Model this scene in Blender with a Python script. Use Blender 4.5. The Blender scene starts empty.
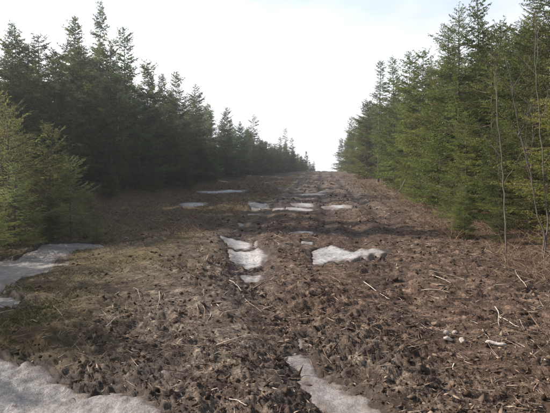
import bpy, math, random
import numpy as np
from mathutils import Vector

# ------------------------------------------------------------------ camera, sky, sun, exposure
scene = bpy.context.scene
col = scene.collection
R = math.radians
CAM_Z = 1.6

cam_data = bpy.data.cameras.new('camera')
cam_data.sensor_width = 36.0
cam_data.lens = 36.06
cam_data.clip_start = 0.05
cam_data.clip_end = 5000
camera = bpy.data.objects.new('camera', cam_data)
camera.location = (0, 0, CAM_Z)
camera.rotation_euler = (R(90 - 1.716), 0, 0)
col.objects.link(camera)
scene.camera = camera

SUN_EL, SUN_AZ = 31.0, -68.0          # azimuth from +Y, negative = to the left
world = bpy.data.worlds.new('World')
scene.world = world
world.use_nodes = True
wn = world.node_tree.nodes
wl = world.node_tree.links
wn.clear()
sky = wn.new('ShaderNodeTexSky')
sky.sky_type = 'NISHITA'
sky.sun_disc = False
sky.sun_elevation = R(SUN_EL)
sky.sun_rotation = R(SUN_AZ)
sky.air_density = 1.0
sky.dust_density = 2.5
sky.ozone_density = 1.0
bg = wn.new('ShaderNodeBackground')
bg.inputs['Strength'].default_value = 0.085
wo = wn.new('ShaderNodeOutputWorld')
# thin bright cloud veil, thick towards the horizon, torn higher up
wtc = wn.new('ShaderNodeTexCoord')
wmap = wn.new('ShaderNodeMapping'); wmap.inputs['Scale'].default_value = (1.0, 1.0, 2.6)
wl.new(wtc.outputs['Generated'], wmap.inputs[0])
wnz = wn.new('ShaderNodeTexNoise'); wnz.inputs['Scale'].default_value = 1.9; wnz.inputs['Detail'].default_value = 6; wnz.inputs['Roughness'].default_value = 0.55
wl.new(wmap.outputs[0], wnz.inputs['Vector'])
wsep = wn.new('ShaderNodeSeparateXYZ'); wl.new(wtc.outputs['Generated'], wsep.inputs[0])
wel = wn.new('ShaderNodeMapRange'); wl.new(wsep.outputs[2], wel.inputs[0])
wel.inputs[1].default_value = 0.0; wel.inputs[2].default_value = 0.55; wel.inputs[3].default_value = 0.75; wel.inputs[4].default_value = -0.15
wadd = wn.new('ShaderNodeMath'); wadd.operation = 'ADD'; wl.new(wel.outputs[0], wadd.inputs[0]); wl.new(wnz.outputs[0], wadd.inputs[1])
wr = wn.new('ShaderNodeMapRange'); wl.new(wadd.outputs[0], wr.inputs[0]); wr.interpolation_type = 'SMOOTHSTEP'
wr.inputs[1].default_value = 0.45; wr.inputs[2].default_value = 1.15; wr.inputs[3].default_value = 0.18; wr.inputs[4].default_value = 1.0
wmix = wn.new('ShaderNodeMix'); wmix.data_type = 'RGBA'
wl.new(wr.outputs[0], wmix.inputs[0]); wl.new(sky.outputs[0], wmix.inputs[6]); wmix.inputs[7].default_value = (8.2, 8.4, 8.65, 1)
wl.new(wmix.outputs[2], bg.inputs['Color'])
wl.new(bg.outputs[0], wo.inputs['Surface'])

sun_data = bpy.data.lights.new('sun', 'SUN')
sun_data.energy = 5.0
sun_data.angle = R(0.55)
sun_data.color = (1.0, 0.93, 0.83)
sun = bpy.data.objects.new('sun', sun_data)
sd = Vector((math.sin(R(SUN_AZ)) * math.cos(R(SUN_EL)), math.cos(R(SUN_AZ)) * math.cos(R(SUN_EL)), math.sin(R(SUN_EL))))
sun.rotation_euler = sd.to_track_quat('Z', 'Y').to_euler()
sun.location = (-40, 20, 40)
col.objects.link(sun)

scene.view_settings.view_transform = 'Standard'
scene.view_settings.look = 'None'
scene.view_settings.exposure = 1.1
scene.view_settings.gamma = 1.0
scene.view_settings.use_curve_mapping = False
scene.cycles.max_bounces = 4
scene.cycles.diffuse_bounces = 2
scene.cycles.transparent_max_bounces = 4
scene.cycles.use_denoising = True

# ------------------------------------------------------------------ helpers
rng = np.random.default_rng(7)
random.seed(7)

def sst(a, b, x):
    t = np.clip((x - a) / (b - a), 0, 1)
    return t * t * (3 - 2 * t)

def _hash(ix, iy, seed):
    h = (ix.astype(np.int64) * 374761393 + iy.astype(np.int64) * 668265263 + seed * 974711) & 0x7fffffff
    h = ((h ^ (h >> 13)) * 1274126177) & 0x7fffffff
    h = ((h ^ (h >> 15)) * 1103515245 + 12345) & 0x7fffffff
    return (h ^ (h >> 16)) & 0xffff

def noise(x, y, seed=0):
    x = np.asarray(x, float); y = np.asarray(y, float)
    ix = np.floor(x); iy = np.floor(y)
    fx = x - ix; fy = y - iy
    ix = ix.astype(np.int64); iy = iy.astype(np.int64)
    def grad(jx, jy, dx, dy):
        a = _hash(jx, jy, seed) * (2 * np.pi / 65536)
        return np.cos(a) * dx + np.sin(a) * dy
    u = fx ** 3 * (fx * (fx * 6 - 15) + 10); v = fy ** 3 * (fy * (fy * 6 - 15) + 10)
    n00 = grad(ix, iy, fx, fy); n10 = grad(ix + 1, iy, fx - 1, fy)
    n01 = grad(ix, iy + 1, fx, fy - 1); n11 = grad(ix + 1, iy + 1, fx - 1, fy - 1)
    return 1.4 * ((n00 * (1 - u) + n10 * u) * (1 - v) + (n01 * (1 - u) + n11 * u) * v)

def set_props(o, label=None, category=None, group=None, kind=None):
    for k, v in (('label', label), ('category', category), ('group', group), ('kind', kind)):
        if v: o[k] = v
    return o

def tri_mesh(name, V, T, mats, attrs=None, smooth=False, nper=3):
    """V (n,3), T (m,3) or (m,4)"""
    V = np.ascontiguousarray(V, np.float32); T = np.ascontiguousarray(T, np.int32)
    n = T.shape[1]
    me = bpy.data.meshes.new(name)
    me.vertices.add(len(V)); me.vertices.foreach_set('co', V.ravel())
    me.loops.add(T.size); me.polygons.add(len(T))
    me.loops.foreach_set('vertex_index', T.ravel())
    me.polygons.foreach_set('loop_start', np.arange(0, T.size, n, dtype=np.int32))
    if smooth:
        me.polygons.foreach_set('use_smooth', np.ones(len(T), bool))
    for k, a in (attrs or {}).items():
        at = me.attributes.new(k, 'FLOAT', 'POINT')
        at.data.foreach_set('value', np.ascontiguousarray(a, np.float32))
    me.update(calc_edges=True)
    for m in (mats if isinstance(mats, (list, tuple)) else [mats]):
        me.materials.append(m)
    return me

def link(name, me, parent=None, loc=None):
    o = bpy.data.objects.new(name, me)
    col.objects.link(o)
    if parent is not None: o.parent = parent
    if loc is not None: o.location = loc
    return o

def tubes(P, rad, sides=5, seed=0):
    """P (k,s,3) polylines, rad (k,s) radii -> V,T (quads)"""
    P = np.asarray(P, float); rad = np.asarray(rad, float)
    k, s, _ = P.shape
    tan = np.gradient(P, axis=1)
    tan /= np.linalg.norm(tan, axis=2, keepdims=True) + 1e-9
    ref = np.tile(np.array([0.31, 0.17, 0.93]), (k, s, 1))
    flip = np.abs((tan * ref).sum(2)) > 0.9
    ref[flip] = (0.93, 0.2, 0.1)
    a = np.cross(tan, ref); a /= np.linalg.norm(a, axis=2, keepdims=True) + 1e-9
    b = np.cross(tan, a)
    th = np.arange(sides) * 2 * np.pi / sides
    V = P[:, :, None, :] + rad[:, :, None, None] * (np.cos(th)[None, None, :, None] * a[:, :, None, :] + np.sin(th)[None, None, :, None] * b[:, :, None, :])
    base = (np.arange(k) * s * sides)[:, None, None] + (np.arange(s - 1) * sides)[None, :, None]
    i = np.arange(sides)[None, None, :]; j = (i + 1) % sides
    Q = np.stack([base + i, base + j, base + sides + j, base + sides + i], -1).reshape(-1, 4)
    return V.reshape(-1, 3), Q

# ------------------------------------------------------------------ materials
def new_mat(name):
    m = bpy.data.materials.new(name); m.use_nodes = True
    nt = m.node_tree; nt.nodes.clear()
    out = nt.nodes.new('ShaderNodeOutputMaterial')
    return m, nt, nt.nodes, nt.links, out

def ramp(nodes, stops):
    r = nodes.new('ShaderNodeValToRGB')
    els = r.color_ramp.elements
    while len(els) < len(stops): els.new(0.5)
    for e, (p, c) in zip(els, stops):
        e.position = p; e.color = (*c, 1)
    return r

def nz(nodes, links, vec, scale, detail=4, rough=0.6):
    n = nodes.new('ShaderNodeTexNoise')
    n.inputs['Scale'].default_value = scale
    n.inputs['Detail'].default_value = detail
    n.inputs['Roughness'].default_value = rough
    links.new(vec, n.inputs['Vector'])
    return n

def mix(nodes, links, fac, a, b, mode='MIX'):
    m = nodes.new('ShaderNodeMix'); m.data_type = 'RGBA'; m.blend_type = mode
    for sock, val in ((m.inputs[0], fac), (m.inputs[6], a), (m.inputs[7], b)):
        if hasattr(val, 'is_linked'): links.new(val, sock)
        elif isinstance(val, (int, float)): sock.default_value = val
        else: sock.default_value = (*val, 1)
    return m.outputs[2]

def math_node(nodes, links, op, a, b=None):
    m = nodes.new('ShaderNodeMath'); m.operation = op
    for sock, val in ((m.inputs[0], a), (m.inputs[1], b)):
        if val is None: continue
        if hasattr(val, 'is_linked'): links.new(val, sock)
        else: sock.default_value = val
    return m.outputs[0]

def foliage_mat(name, dark, light, brown, trans=0.3):
    m, nt, N, L, out = new_mat(name)
    at = N.new('ShaderNodeAttribute'); at.attribute_name = 'tint'
    oi = N.new('ShaderNodeObjectInfo')
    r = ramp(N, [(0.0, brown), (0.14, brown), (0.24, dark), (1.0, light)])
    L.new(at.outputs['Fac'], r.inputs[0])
    hs = N.new('ShaderNodeHueSaturation')
    hue = N.new('ShaderNodeMapRange'); L.new(oi.outputs['Random'], hue.inputs[0])
    hue.inputs[3].default_value = 0.476; hue.inputs[4].default_value = 0.53
    val = N.new('ShaderNodeMapRange'); L.new(math_node(N, L, 'FRACT', math_node(N, L, 'MULTIPLY', oi.outputs['Random'], 7.3)), val.inputs[0])
    val.inputs[3].default_value = 0.58; val.inputs[4].default_value = 1.3
    L.new(hue.outputs[0], hs.inputs['Hue']); L.new(val.outputs[0], hs.inputs['Value'])
    hs.inputs['Saturation'].default_value = 0.95
    L.new(r.outputs[0], hs.inputs['Color'])
    d = N.new('ShaderNodeBsdfDiffuse'); t = N.new('ShaderNodeBsdfTranslucent')
    g = N.new('ShaderNodeBsdfGlossy'); g.inputs['Roughness'].default_value = 0.5
    g.inputs['Color'].default_value = (0.6, 0.65, 0.6, 1)
    L.new(hs.outputs[0], d.inputs['Color']); L.new(hs.outputs[0], t.inputs['Color'])
    s1 = N.new('ShaderNodeMixShader'); s1.inputs[0].default_value = trans
    L.new(d.outputs[0], s1.inputs[1]); L.new(t.outputs[0], s1.inputs[2])
    s2 = N.new('ShaderNodeMixShader'); s2.inputs[0].default_value = 0.02
    L.new(s1.outputs[0], s2.inputs[1]); L.new(g.outputs[0], s2.inputs[2])
    L.new(s2.outputs[0], out.inputs['Surface'])
    return m

def wood_mat(name, c1, c2, scale=6, rough=0.85):
    m, nt, N, L, out = new_mat(name)
    tc = N.new('ShaderNodeTexCoord'); oi = N.new('ShaderNodeObjectInfo')
    mp = N.new('ShaderNodeMapping'); L.new(tc.outputs['Object'], mp.inputs[0])
    mp.inputs['Scale'].default_value = (1, 1, 0.35)
    n = nz(N, L, mp.outputs[0], scale, 6, 0.7)
    r = ramp(N, [(0.3, c1), (0.7, c2)]); L.new(n.outputs[0], r.inputs[0])
    p = N.new('ShaderNodeBsdfPrincipled'); p.inputs['Roughness'].default_value = rough
    p.inputs['Specular IOR Level'].default_value = 0.25
    v = N.new('ShaderNodeMapRange'); L.new(oi.outputs['Random'], v.inputs[0])
    v.inputs[3].default_value = 0.75; v.inputs[4].default_value = 1.2
    hs = N.new('ShaderNodeHueSaturation'); L.new(v.outputs[0], hs.inputs['Value']); L.new(r.outputs[0], hs.inputs['Color'])
    L.new(hs.outputs[0], p.inputs['Base Color'])
    b = N.new('ShaderNodeBump'); b.inputs['Strength'].default_value = 0.5; b.inputs['Distance'].default_value = 0.01
    n2 = nz(N, L, mp.outputs[0], scale * 6, 4, 0.6); L.new(n2.outputs[0], b.inputs['Height'])
    L.new(b.outputs[0], p.inputs['Normal'])
    L.new(p.outputs[0], out.inputs['Surface'])
    return m

def tint_mat(name, stops, rough=0.9, trans=0.0):
    """diffuse material that runs along the 'tint' attribute"""
    m, nt, N, L, out = new_mat(name)
    at = N.new('ShaderNodeAttribute'); at.attribute_name = 'tint'
    r = ramp(N, stops); L.new(at.outputs['Fac'], r.inputs[0])
    d = N.new('ShaderNodeBsdfDiffuse'); L.new(r.outputs[0], d.inputs['Color'])
    if trans:
        t = N.new('ShaderNodeBsdfTranslucent'); L.new(r.outputs[0], t.inputs['Color'])
        s = N.new('ShaderNodeMixShader'); s.inputs[0].default_value = trans
        L.new(d.outputs[0], s.inputs[1]); L.new(t.outputs[0], s.inputs[2])
        L.new(s.outputs[0], out.inputs['Surface'])
    else:
        L.new(d.outputs[0], out.inputs['Surface'])
    return m

M = {}
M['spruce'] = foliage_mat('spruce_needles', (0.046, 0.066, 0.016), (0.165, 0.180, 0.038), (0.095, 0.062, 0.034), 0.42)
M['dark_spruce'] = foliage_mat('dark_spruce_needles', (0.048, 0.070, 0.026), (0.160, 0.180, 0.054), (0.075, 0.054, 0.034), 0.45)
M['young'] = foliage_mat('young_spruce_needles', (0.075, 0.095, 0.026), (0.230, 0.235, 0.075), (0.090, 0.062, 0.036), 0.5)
M['bark'] = wood_mat('spruce_bark', (0.045, 0.034, 0.028), (0.150, 0.120, 0.100), 9)
M['deadwood'] = wood_mat('dead_grey_wood', (0.10, 0.085, 0.075), (0.27, 0.235, 0.205), 12)
M['alder'] = wood_mat('alder_bark', (0.045, 0.036, 0.032), (0.16, 0.130, 0.115), 14)
M['stick'] = wood_mat('bleached_stick', (0.20, 0.160, 0.13), (0.42, 0.355, 0.30), 22)
M['stick_brown'] = wood_mat('brown_stick', (0.10, 0.072, 0.055), (0.24, 0.185, 0.145), 22)

def ground_material():
    m, nt, N, L, out = new_mat('churned_mud')
    tc = N.new('ShaderNodeTexCoord'); pos = tc.outputs['Object']
    big = nz(N, L, pos, 0.6, 4, 0.6); mid = nz(N, L, pos, 5, 6, 0.65); fine = nz(N, L, pos, 34, 7, 0.78)
    mud = ramp(N, [(0.37, (0.012, 0.009, 0.007)), (0.45, (0.050, 0.038, 0.030)), (0.53, (0.115, 0.090, 0.071)), (0.63, (0.330, 0.272, 0.218))])
    f = math_node(N, L, 'ADD', math_node(N, L, 'MULTIPLY', mid.outputs[0], 0.5), math_node(N, L, 'MULTIPLY', fine.outputs[0], 0.5))
    L.new(f, mud.inputs[0])
    moss_c = ramp(N, [(0.3, (0.022, 0.020, 0.009)), (0.5, (0.070, 0.054, 0.026)), (0.7, (0.170, 0.128, 0.066))])
    L.new(f, moss_c.inputs[0])
    at = N.new('ShaderNodeAttribute'); at.attribute_name = 'moss'
    mf = math_node(N, L, 'MULTIPLY', at.outputs['Fac'], math_node(N, L, 'MULTIPLY', big.outputs[0], 2.0))
    c1 = mix(N, L, math_node(N, L, 'MINIMUM', mf, 1.0), mud.outputs[0], moss_c.outputs[0])
    # reddish peat patches
    red = nz(N, L, pos, 1.7, 3, 0.6)
    rr = ramp(N, [(0.48, (0, 0, 0)), (0.70, (0.40, 0.40, 0.40))]); L.new(red.outputs[0], rr.inputs[0])
    pt = N.new('ShaderNodeAttribute'); pt.attribute_name = 'peat'
    c1 = mix(N, L, math_node(N, L, 'MULTIPLY', pt.outputs['Fac'], 0.85), c1, mix(N, L, 1.0, c1, (0.86, 0.70, 0.63), 'MULTIPLY'))
    c2 = mix(N, L, rr.outputs[0], c1, (0.066, 0.036, 0.026))
    wet_shade = N.new('ShaderNodeAttribute'); wet_shade.attribute_name = 'wet_shade'
    c3 = mix(N, L, math_node(N, L, 'MULTIPLY', wet_shade.outputs['Fac'], 0.75), c2, (0.030, 0.021, 0.017))
    p = N.new('ShaderNodeBsdfPrincipled')
    L.new(c3, p.inputs['Base Color'])
    rg = N.new('ShaderNodeMapRange'); L.new(wet_shade.outputs['Fac'], rg.inputs[0])
    rg.inputs[3].default_value = 0.9; rg.inputs[4].default_value = 0.6
    L.new(rg.outputs[0], p.inputs['Roughness'])
    p.inputs['Specular IOR Level'].default_value = 0.10
    b = N.new('ShaderNodeBump'); b.inputs['Strength'].default_value = 1.0; b.inputs['Distance'].default_value = 0.035
    L.new(f, b.inputs['Height']); L.new(b.outputs[0], p.inputs['Normal'])
    L.new(p.outputs[0], out.inputs['Surface'])
    return m
M['ground'] = ground_material()

def snow_material(name, dirt):
    m, nt, N, L, out = new_mat(name)
    tc = N.new('ShaderNodeTexCoord'); pos = tc.outputs['Object']
    big = nz(N, L, pos, 2.6, 8, 0.72); fine = nz(N, L, pos, 45, 4, 0.7); speck = nz(N, L, pos, 22, 3, 0.55)
    r = ramp(N, [(0.36, tuple(0.28 - dirt * k for k in (0.17, 0.182, 0.19))), (0.55, (0.50 - .30 * dirt, 0.49 - .303 * dirt, 0.485 - .305 * dirt)), (0.8, (0.60 - .32 * dirt, 0.60 - .325 * dirt, 0.61 - .33 * dirt))])
    L.new(big.outputs[0], r.inputs[0])
    g = ramp(N, [(0.35, (0.62, 0.59, 0.56)), (0.62, (1, 1, 1))]); L.new(fine.outputs[0], g.inputs[0])
    c = mix(N, L, 1.0, r.outputs[0], g.outputs[0], 'MULTIPLY')
    sp = ramp(N, [(0.58, (0, 0, 0)), (0.66, (1, 1, 1))]); L.new(speck.outputs[0], sp.inputs[0])
    c = mix(N, L, sp.outputs[0], c, (0.12, 0.09, 0.07))
    # meltwater mud soaks in from the rim
    ed = N.new('ShaderNodeAttribute'); ed.attribute_name = 'edge'
    rim = nz(N, L, pos, 9, 5, 0.7)
    rf = math_node(N, L, 'SUBTRACT', math_node(N, L, 'MULTIPLY', rim.outputs[0], 2.0), ed.outputs['Fac'])
    rr = ramp(N, [(0.0, (0, 0, 0)), (0.75, (0.92, 0.92, 0.92))]); L.new(rf, rr.inputs[0])
    c = mix(N, L, rr.outputs[0], c, (0.11, 0.083, 0.066))
    p = N.new('ShaderNodeBsdfPrincipled'); L.new(c, p.inputs['Base Color'])
    p.inputs['Roughness'].default_value = 0.55
    p.inputs['Specular IOR Level'].default_value = 0.3
    b = N.new('ShaderNodeBump'); b.inputs['Strength'].default_value = 0.7; b.inputs['Distance'].default_value = 0.015
    L.new(fine.outputs[0], b.inputs['Height']); L.new(b.outputs[0], p.inputs['Normal'])
    L.new(p.outputs[0], out.inputs['Surface'])
    return m
M['snow'] = snow_material('old_snow', 0.25)
M['ice'] = snow_material('dirty_ice', 1.0)
M['clod'] = tint_mat('peat_clods', [(0, (0.018, 0.012, 0.009)), (0.4, (0.062, 0.042, 0.031)), (0.75, (0.15, 0.108, 0.082)), (1, (0.32, 0.25, 0.195))])
M['litter'] = tint_mat('root_fibres', [(0, (0.035, 0.023, 0.016)), (0.5, (0.12, 0.084, 0.062)), (0.85, (0.30, 0.235, 0.18)), (1, (0.48, 0.40, 0.33))])
M['grass'] = tint_mat('dead_grass', [(0, (0.055, 0.060, 0.020)), (0.35, (0.16, 0.135, 0.050)), (0.8, (0.36, 0.275, 0.145)), (1, (0.50, 0.40, 0.25))], trans=0.3)
M['brush'] = tint_mat('dry_brush', [(0, (0.060, 0.036, 0.026)), (0.5, (0.170, 0.104, 0.072)), (1, (0.36, 0.265, 0.19))])
M['moss'] = tint_mat('green_moss', [(0, (0.022, 0.032, 0.008)), (0.6, (0.085, 0.095, 0.022)), (1, (0.20, 0.185, 0.06))], trans=0.3)

def stone_mat(name, c1, c2):
    m = wood_mat(name, c1, c2, 14, 0.8)
    return m
M['stone'] = stone_mat('pale_stone', (0.17, 0.13, 0.11), (0.42, 0.37, 0.34))
M['stone_brown'] = stone_mat('brown_stone', (0.12, 0.072, 0.050), (0.24, 0.16, 0.115))

# ------------------------------------------------------------------ terrain shape
def hbase(x, y):
    yy = np.maximum(y, 0)
    a = np.minimum(yy, 95.); z = .038 * a + .000115 * a * a + .038 * np.maximum(np.minimum(y, 0), -60)
    dy = np.clip(yy - 95, 0, 60.); z = z + .05985 * dy - .05985 / 50 * dy * dy
    z = z - .025 * np.clip(yy - 155, 0, 600)
    u = x - .082 * y
    return z + .35 * sst(3.6, 9, u) - .12 * sst(2.5, 6, -u) + .5 * sst(9, 16, -u)

SNOW = {  # outlines on the ground in metres, type, label
 'A': ([(0.05,4.89),(0.25,4.95),(0.36,4.66),(0.45,4.34),(0.53,4.08),(0.64,3.93),(0.74,3.61),(0.8,3.25),(0.9,2.6),(0.5,2.5),(0.45,3.25),(0.36,3.61),(0.25,3.95),(0.2,4.32)],'ice','grey icy snow tongue lying in the rut at bottom centre'),
 'A2': ([(0.22,5.40),(0.27,5.42),(0.29,5.15),(0.27,5.02),(0.22,5.04)],'ice','small muddy ice scrap just above the bottom centre snow tongue'),
 'B': ([(-1.2,12.47),(-0.86,12.83),(-0.45,12.29),(-0.43,11.36),(-0.92,11.21)],'snow','white snow patch in the centre rut, farthest of the three stacked there'),
 'B2': ([(-0.93,10.94),(-0.4,11.07),(-0.17,10.18),(-0.22,9.33),(-0.5,9.23),(-0.74,9.53)],'snow','largest white snow patch in the centre rut, middle of the three'),
 'B3': ([(-0.58,8.6),(-0.4,8.86),(-0.2,8.6),(-0.25,8.13),(-0.44,8.13)],'snow','small white snow patch in the centre rut, nearest of the three'),
 'C': ([(0.67,10.8),(1.13,11.36),(1.51,10.8),(2.1,11.21),(2.18,10.8),(1.66,10.18),(0.95,9.53),(0.62,9.43)],'snow','long tapering snow patch right of the centre rut, pointing to the right'),
 'C2': ([(0.58,11.81),(0.77,12.04),(0.84,11.81),(0.77,11.5),(0.58,11.5)],'snow','small snow scrap just behind the long tapering patch'),
 'E1': ([(-1.04,24.96),(-0.51,25.52),(-0.45,22.4),(-0.74,21.35)],'snow','leftmost snow patch of the far row across the shaded track'),
 'E2': ([(-0.94,19.95),(-0.67,20.39),(-0.59,19.11),(-0.87,19.11)],'snow','little snow scrap in front of the leftmost patch of the far row'),
 'E4': ([(0.0,21.35),(0.31,21.35),(0.3,20.39),(0.0,20.39)],'snow','tiny snow scrap between the left and middle patches of the far row'),
 'E5': ([(0.92,24.18),(1.62,24.83),(1.54,22.96),(1.02,22.4)],'snow','middle snow patch of the far row, the upper of two close together'),
 'E6': ([(0.55,21.61),(1.39,21.86),(1.36,20.86),(0.88,20.17),(0.56,20.63)],'snow','middle snow patch of the far row, the lower of two close together'),
 'E7': ([(2.21,22.96),(3.08,23.25),(2.9,21.86),(2.22,21.86)],'snow','rightmost snow patch of the far row across the shaded track'),
 'E8': ([(1.15,31.56),(3.04,35.7),(2.78,32.64),(1.61,29.57),(1.18,29.57)],'ice','long greyish slanting snow streak high up on the track'),
 'E9': ([(0.0,43.32),(1.09,42.71),(0.93,39.31),(0.0,39.62)],'ice','greyish snow patch above the long slanting streak'),
 'E10': ([(-1.04,57.16),(-0.31,56.5),(-0.28,50.68),(-0.94,51.54)],'ice','smallest farthest snow patch near the crest of the track'),
 'E11': ([(0.51,14.04),(0.92,14.04),(0.92,13.4),(0.54,13.4)],'snow','small snow scrap midway between the tapering patch and the far row'),
 'E12': ([(-1.11,16.95),(-0.82,16.79),(-0.82,16.04),(-1.06,16.19)],'ice','muddy snow scrap up the rut beyond the three stacked patches'),
 'L1': ([(-4.16,24.93),(-3.17,25.72),(-2.81,23.85),(-3.73,23.12)],'snow','bluish snow patch in the shade in front of the left forest'),
 'L2': ([(-5.26,38.13),(-2.29,39.46),(-2.11,36.39),(-3.8,34.91),(-4.92,36.14)],'snow','long thin snow streak at the foot of the left forest'),
 'F1': ([(-6.2,10.2),(-5.28,10.58),(-5.06,11.61),(-5.21,12.6),(-4.62,12.92),(-3.79,12.36),(-3.62,11.6),(-4.18,11.92),(-4.39,11.25),(-4.05,10.29),(-3.6,9.72),(-3.85,9.59),(-3.71,8.8),(-4.1,8.65),(-3.77,7.51),(-4.3,7.1),(-5.6,7.6)],'ice','broad grey sheet of shaded ice in front of the left bushes'),
 'F2': ([(-4.6,7.0),(-4.02,7.26),(-3.67,7.36),(-3.12,6.85),(-3.13,6.4),(-3.4,6.14),(-4.4,6.2)],'ice','small tongue of shaded ice at the left picture edge'),
 'G': ([(-3.3,4.9),(-2.71,4.74),(-2.3,4.61),(-2.04,4.54),(-1.74,4.36),(-1.57,4.14),(-1.36,4.04),(-1.18,4.06),(-0.99,3.93),(-0.81,3.8),(-0.61,3.54),(-0.5,3.25),(-0.5,2.7),(-1.4,2.5),(-3.0,2.7)],'ice','large sheet of grainy dirty ice in the bottom left corner'),
 'H': ([(-1.02,4.5),(-0.95,4.57),(-0.85,4.47),(-0.84,4.34),(-0.97,4.36)],'ice','fist sized lump of old snow right of the mossy corner bank'),
}

def poly_sdf(px, py, poly):
    """signed distance, positive inside"""
    P = np.array(poly, float); n = len(P)
    best = np.full(px.shape, 1e9); inside = np.zeros(px.shape, bool)
    for i in range(n):
        ax, ay = P[i]; bx, by = P[(i + 1) % n]
        ex, ey = bx - ax, by - ay
        t = np.clip(((px - ax) * ex + (py - ay) * ey) / (ex * ex + ey * ey), 0, 1)
        best = np.minimum(best, np.hypot(px - ax - t * ex, py - ay - t * ey))
        c = ((ay > py) != (by > py)) & (px < (bx - ax) * (py - ay) / (by - ay + 1e-12) + ax)
        inside ^= c
    return np.where(inside, best, -best)

def warp(x, y):
    d = np.maximum(y, 3)
    k = np.clip(d * 0.009, 0.03, 0.17)
    f = 1.0 / np.clip(d * 0.05, 0.22, 1.2)
    w1 = noise(x * f, y * f, 91); w2 = noise(x * f, y * f, 92)
    w3 = noise(x * f * 2.7, y * f * 2.7, 93); w4 = noise(x * f * 2.7, y * f * 2.7, 94)
    return x + k * (w1 * 1.5 + w3 * 1.5), y + k * (w2 * 2.2 + w4 * 2.2)

def patch_sdf(x, y, poly):
    """signed distance to a patch outline, frayed and with holes where mud shows through"""
    wx, wy = warp(x, y)
    d = np.maximum(y, 3)
    f = 1.0 / np.clip(d * 0.028, 0.13, 0.7)
    h = noise(x * f, y * f * .7, 95)
    return poly_sdf(wx, wy, poly) + np.clip(.005 * d + .007 * np.maximum(d - 13, 0), .025, .22) - np.clip(d * .02, .08, .35) * np.maximum(h - .38, 0)

def snow_sdf(x, y):
    """largest signed distance over all patches"""
    s = np.full(x.shape, -9.0)
    for k, (poly, t, l) in SNOW.items():
        P = np.array(poly); m0 = P.min(0) - 0.9; m1 = P.max(0) + 0.9
        q = (x > m0[0]) & (x < m1[0]) & (y > m0[1]) & (y < m1[1])
        if q.any():
            s[q] = np.maximum(s[q], patch_sdf(x[q], y[q], poly))
    return s

RUT = np.array([(0.75, 2.0), (0.55, 3.4), (0.22, 4.8), (0.1, 5.6), (-0.1, 6.6), (-0.3, 8.2), (-0.5, 10.0), (-0.75, 12.0), (-0.85, 16), (-0.7, 22), (0.6, 40), (4, 80)])
def rut_dist(x, y):
    return x - np.interp(y, RUT[:, 1], RUT[:, 0])

def height(x, y, sdf=None):
    x = np.asarray(x, float); y = np.asarray(y, float)
    if sdf is None: sdf = snow_sdf(x, y)
    u = x - .082 * y
    z = hbase(x, y)
    dist = np.hypot(x, y)
    # long swells and ruts of the track
    z = z + 0.10 * noise(x * .35, y * .22, 1) + 0.06 * noise(x * .9, y * .5, 2)
    rd = rut_dist(x, y)
    z = z - 0.085 * np.exp(-(rd / 0.34) ** 2) * sst(60, 25, y) + 0.02 * np.exp(-((np.abs(rd) - 0.62) / 0.28) ** 2)
    rd2 = x - (1.35 + .05 * y + .12 * noise(y * .3, y * 0 + 3, 5))
    z = z - 0.08 * np.exp(-(rd2 / 0.35) ** 2) * sst(3, 7, y) * sst(80, 30, y)
    z = z + (0.10 * noise(u * .75, y * .16, 12) + 0.07 * np.abs(noise(u * 1.3, y * .45, 15))) * sst(9, 26, y) * sst(7, 5, np.abs(u))
    for u0, ph in ((-1.75, 0.), (.15, 2.1), (1.9, 4.)):          # old wheel ruts up to the crest
        w = u - u0 - .3 * noise(y * .11 + ph, y * 0 + ph, 27)
        z = z - .065 * np.exp(-(w / .24) ** 2) * sst(11, 16, y) + .03 * np.exp(-((np.abs(w) - .42) / .2) ** 2) * sst(11, 16, y)
    # churned clods, softer under moss at the left and near the right forest
    churn = 0.45 + 0.55 * sst(-4.2, -1.2, u) * (1 - 0.55 * sst(2.6, 4.2, u))
    patch = noise(x * .8, y * .65, 6) + .6 * noise(x * 2.1, y * 1.6, 16)
    churn = churn * np.clip(0.72 + 0.75 * patch, .22, 1.6)
    wx = x + .09 * noise(x * 3.1, y * 3.1, 7) + .04 * noise(x * 8, y * 8, 17)
    wy = y + .09 * noise(x * 3.1 + 9, y * 3.1, 18) + .04 * noise(x * 8, y * 8 + 5, 19)
    r1 = 1 - np.abs(noise(wx * 1.7, wy * 2.3, 8))
    r2 = .6 - np.abs(noise(wx * 3.7, wy * 5.6, 9)) * 1.2; r3 = np.abs(noise(wx * 8.3, wy * 11, 10))
    r4 = .5 - np.abs(noise(wx * 17, wy * 23, 11))
    rough = 0.06 * (r1 - .75) + 0.075 * (r2 - .3) + 0.040 * (r3 - .25) + 0.046 * (r4 - .25) * (0.5 + 1.2 * np.maximum(noise(x * 2.7, y * 2.7, 24), -.3)) + 0.030 * noise(x * 41, y * 47, 13)
    keep = 1 - sst(-0.05, 0.10, sdf)
    far = 1 - 0.4 * sst(20, 70, dist)
    z = z + rough * churn * far * (0.30 + 0.70 * keep)
    z = z - 0.055 * sst(-0.02, 0.12, sdf)
    # hummocky bank at the left
    z = z + 0.10 * np.maximum(noise(x * 1.3, y * 1.1, 14), 0) * sst(-1.6, -3.2, u) * keep * sst(30, 14, y)
    return z

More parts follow.
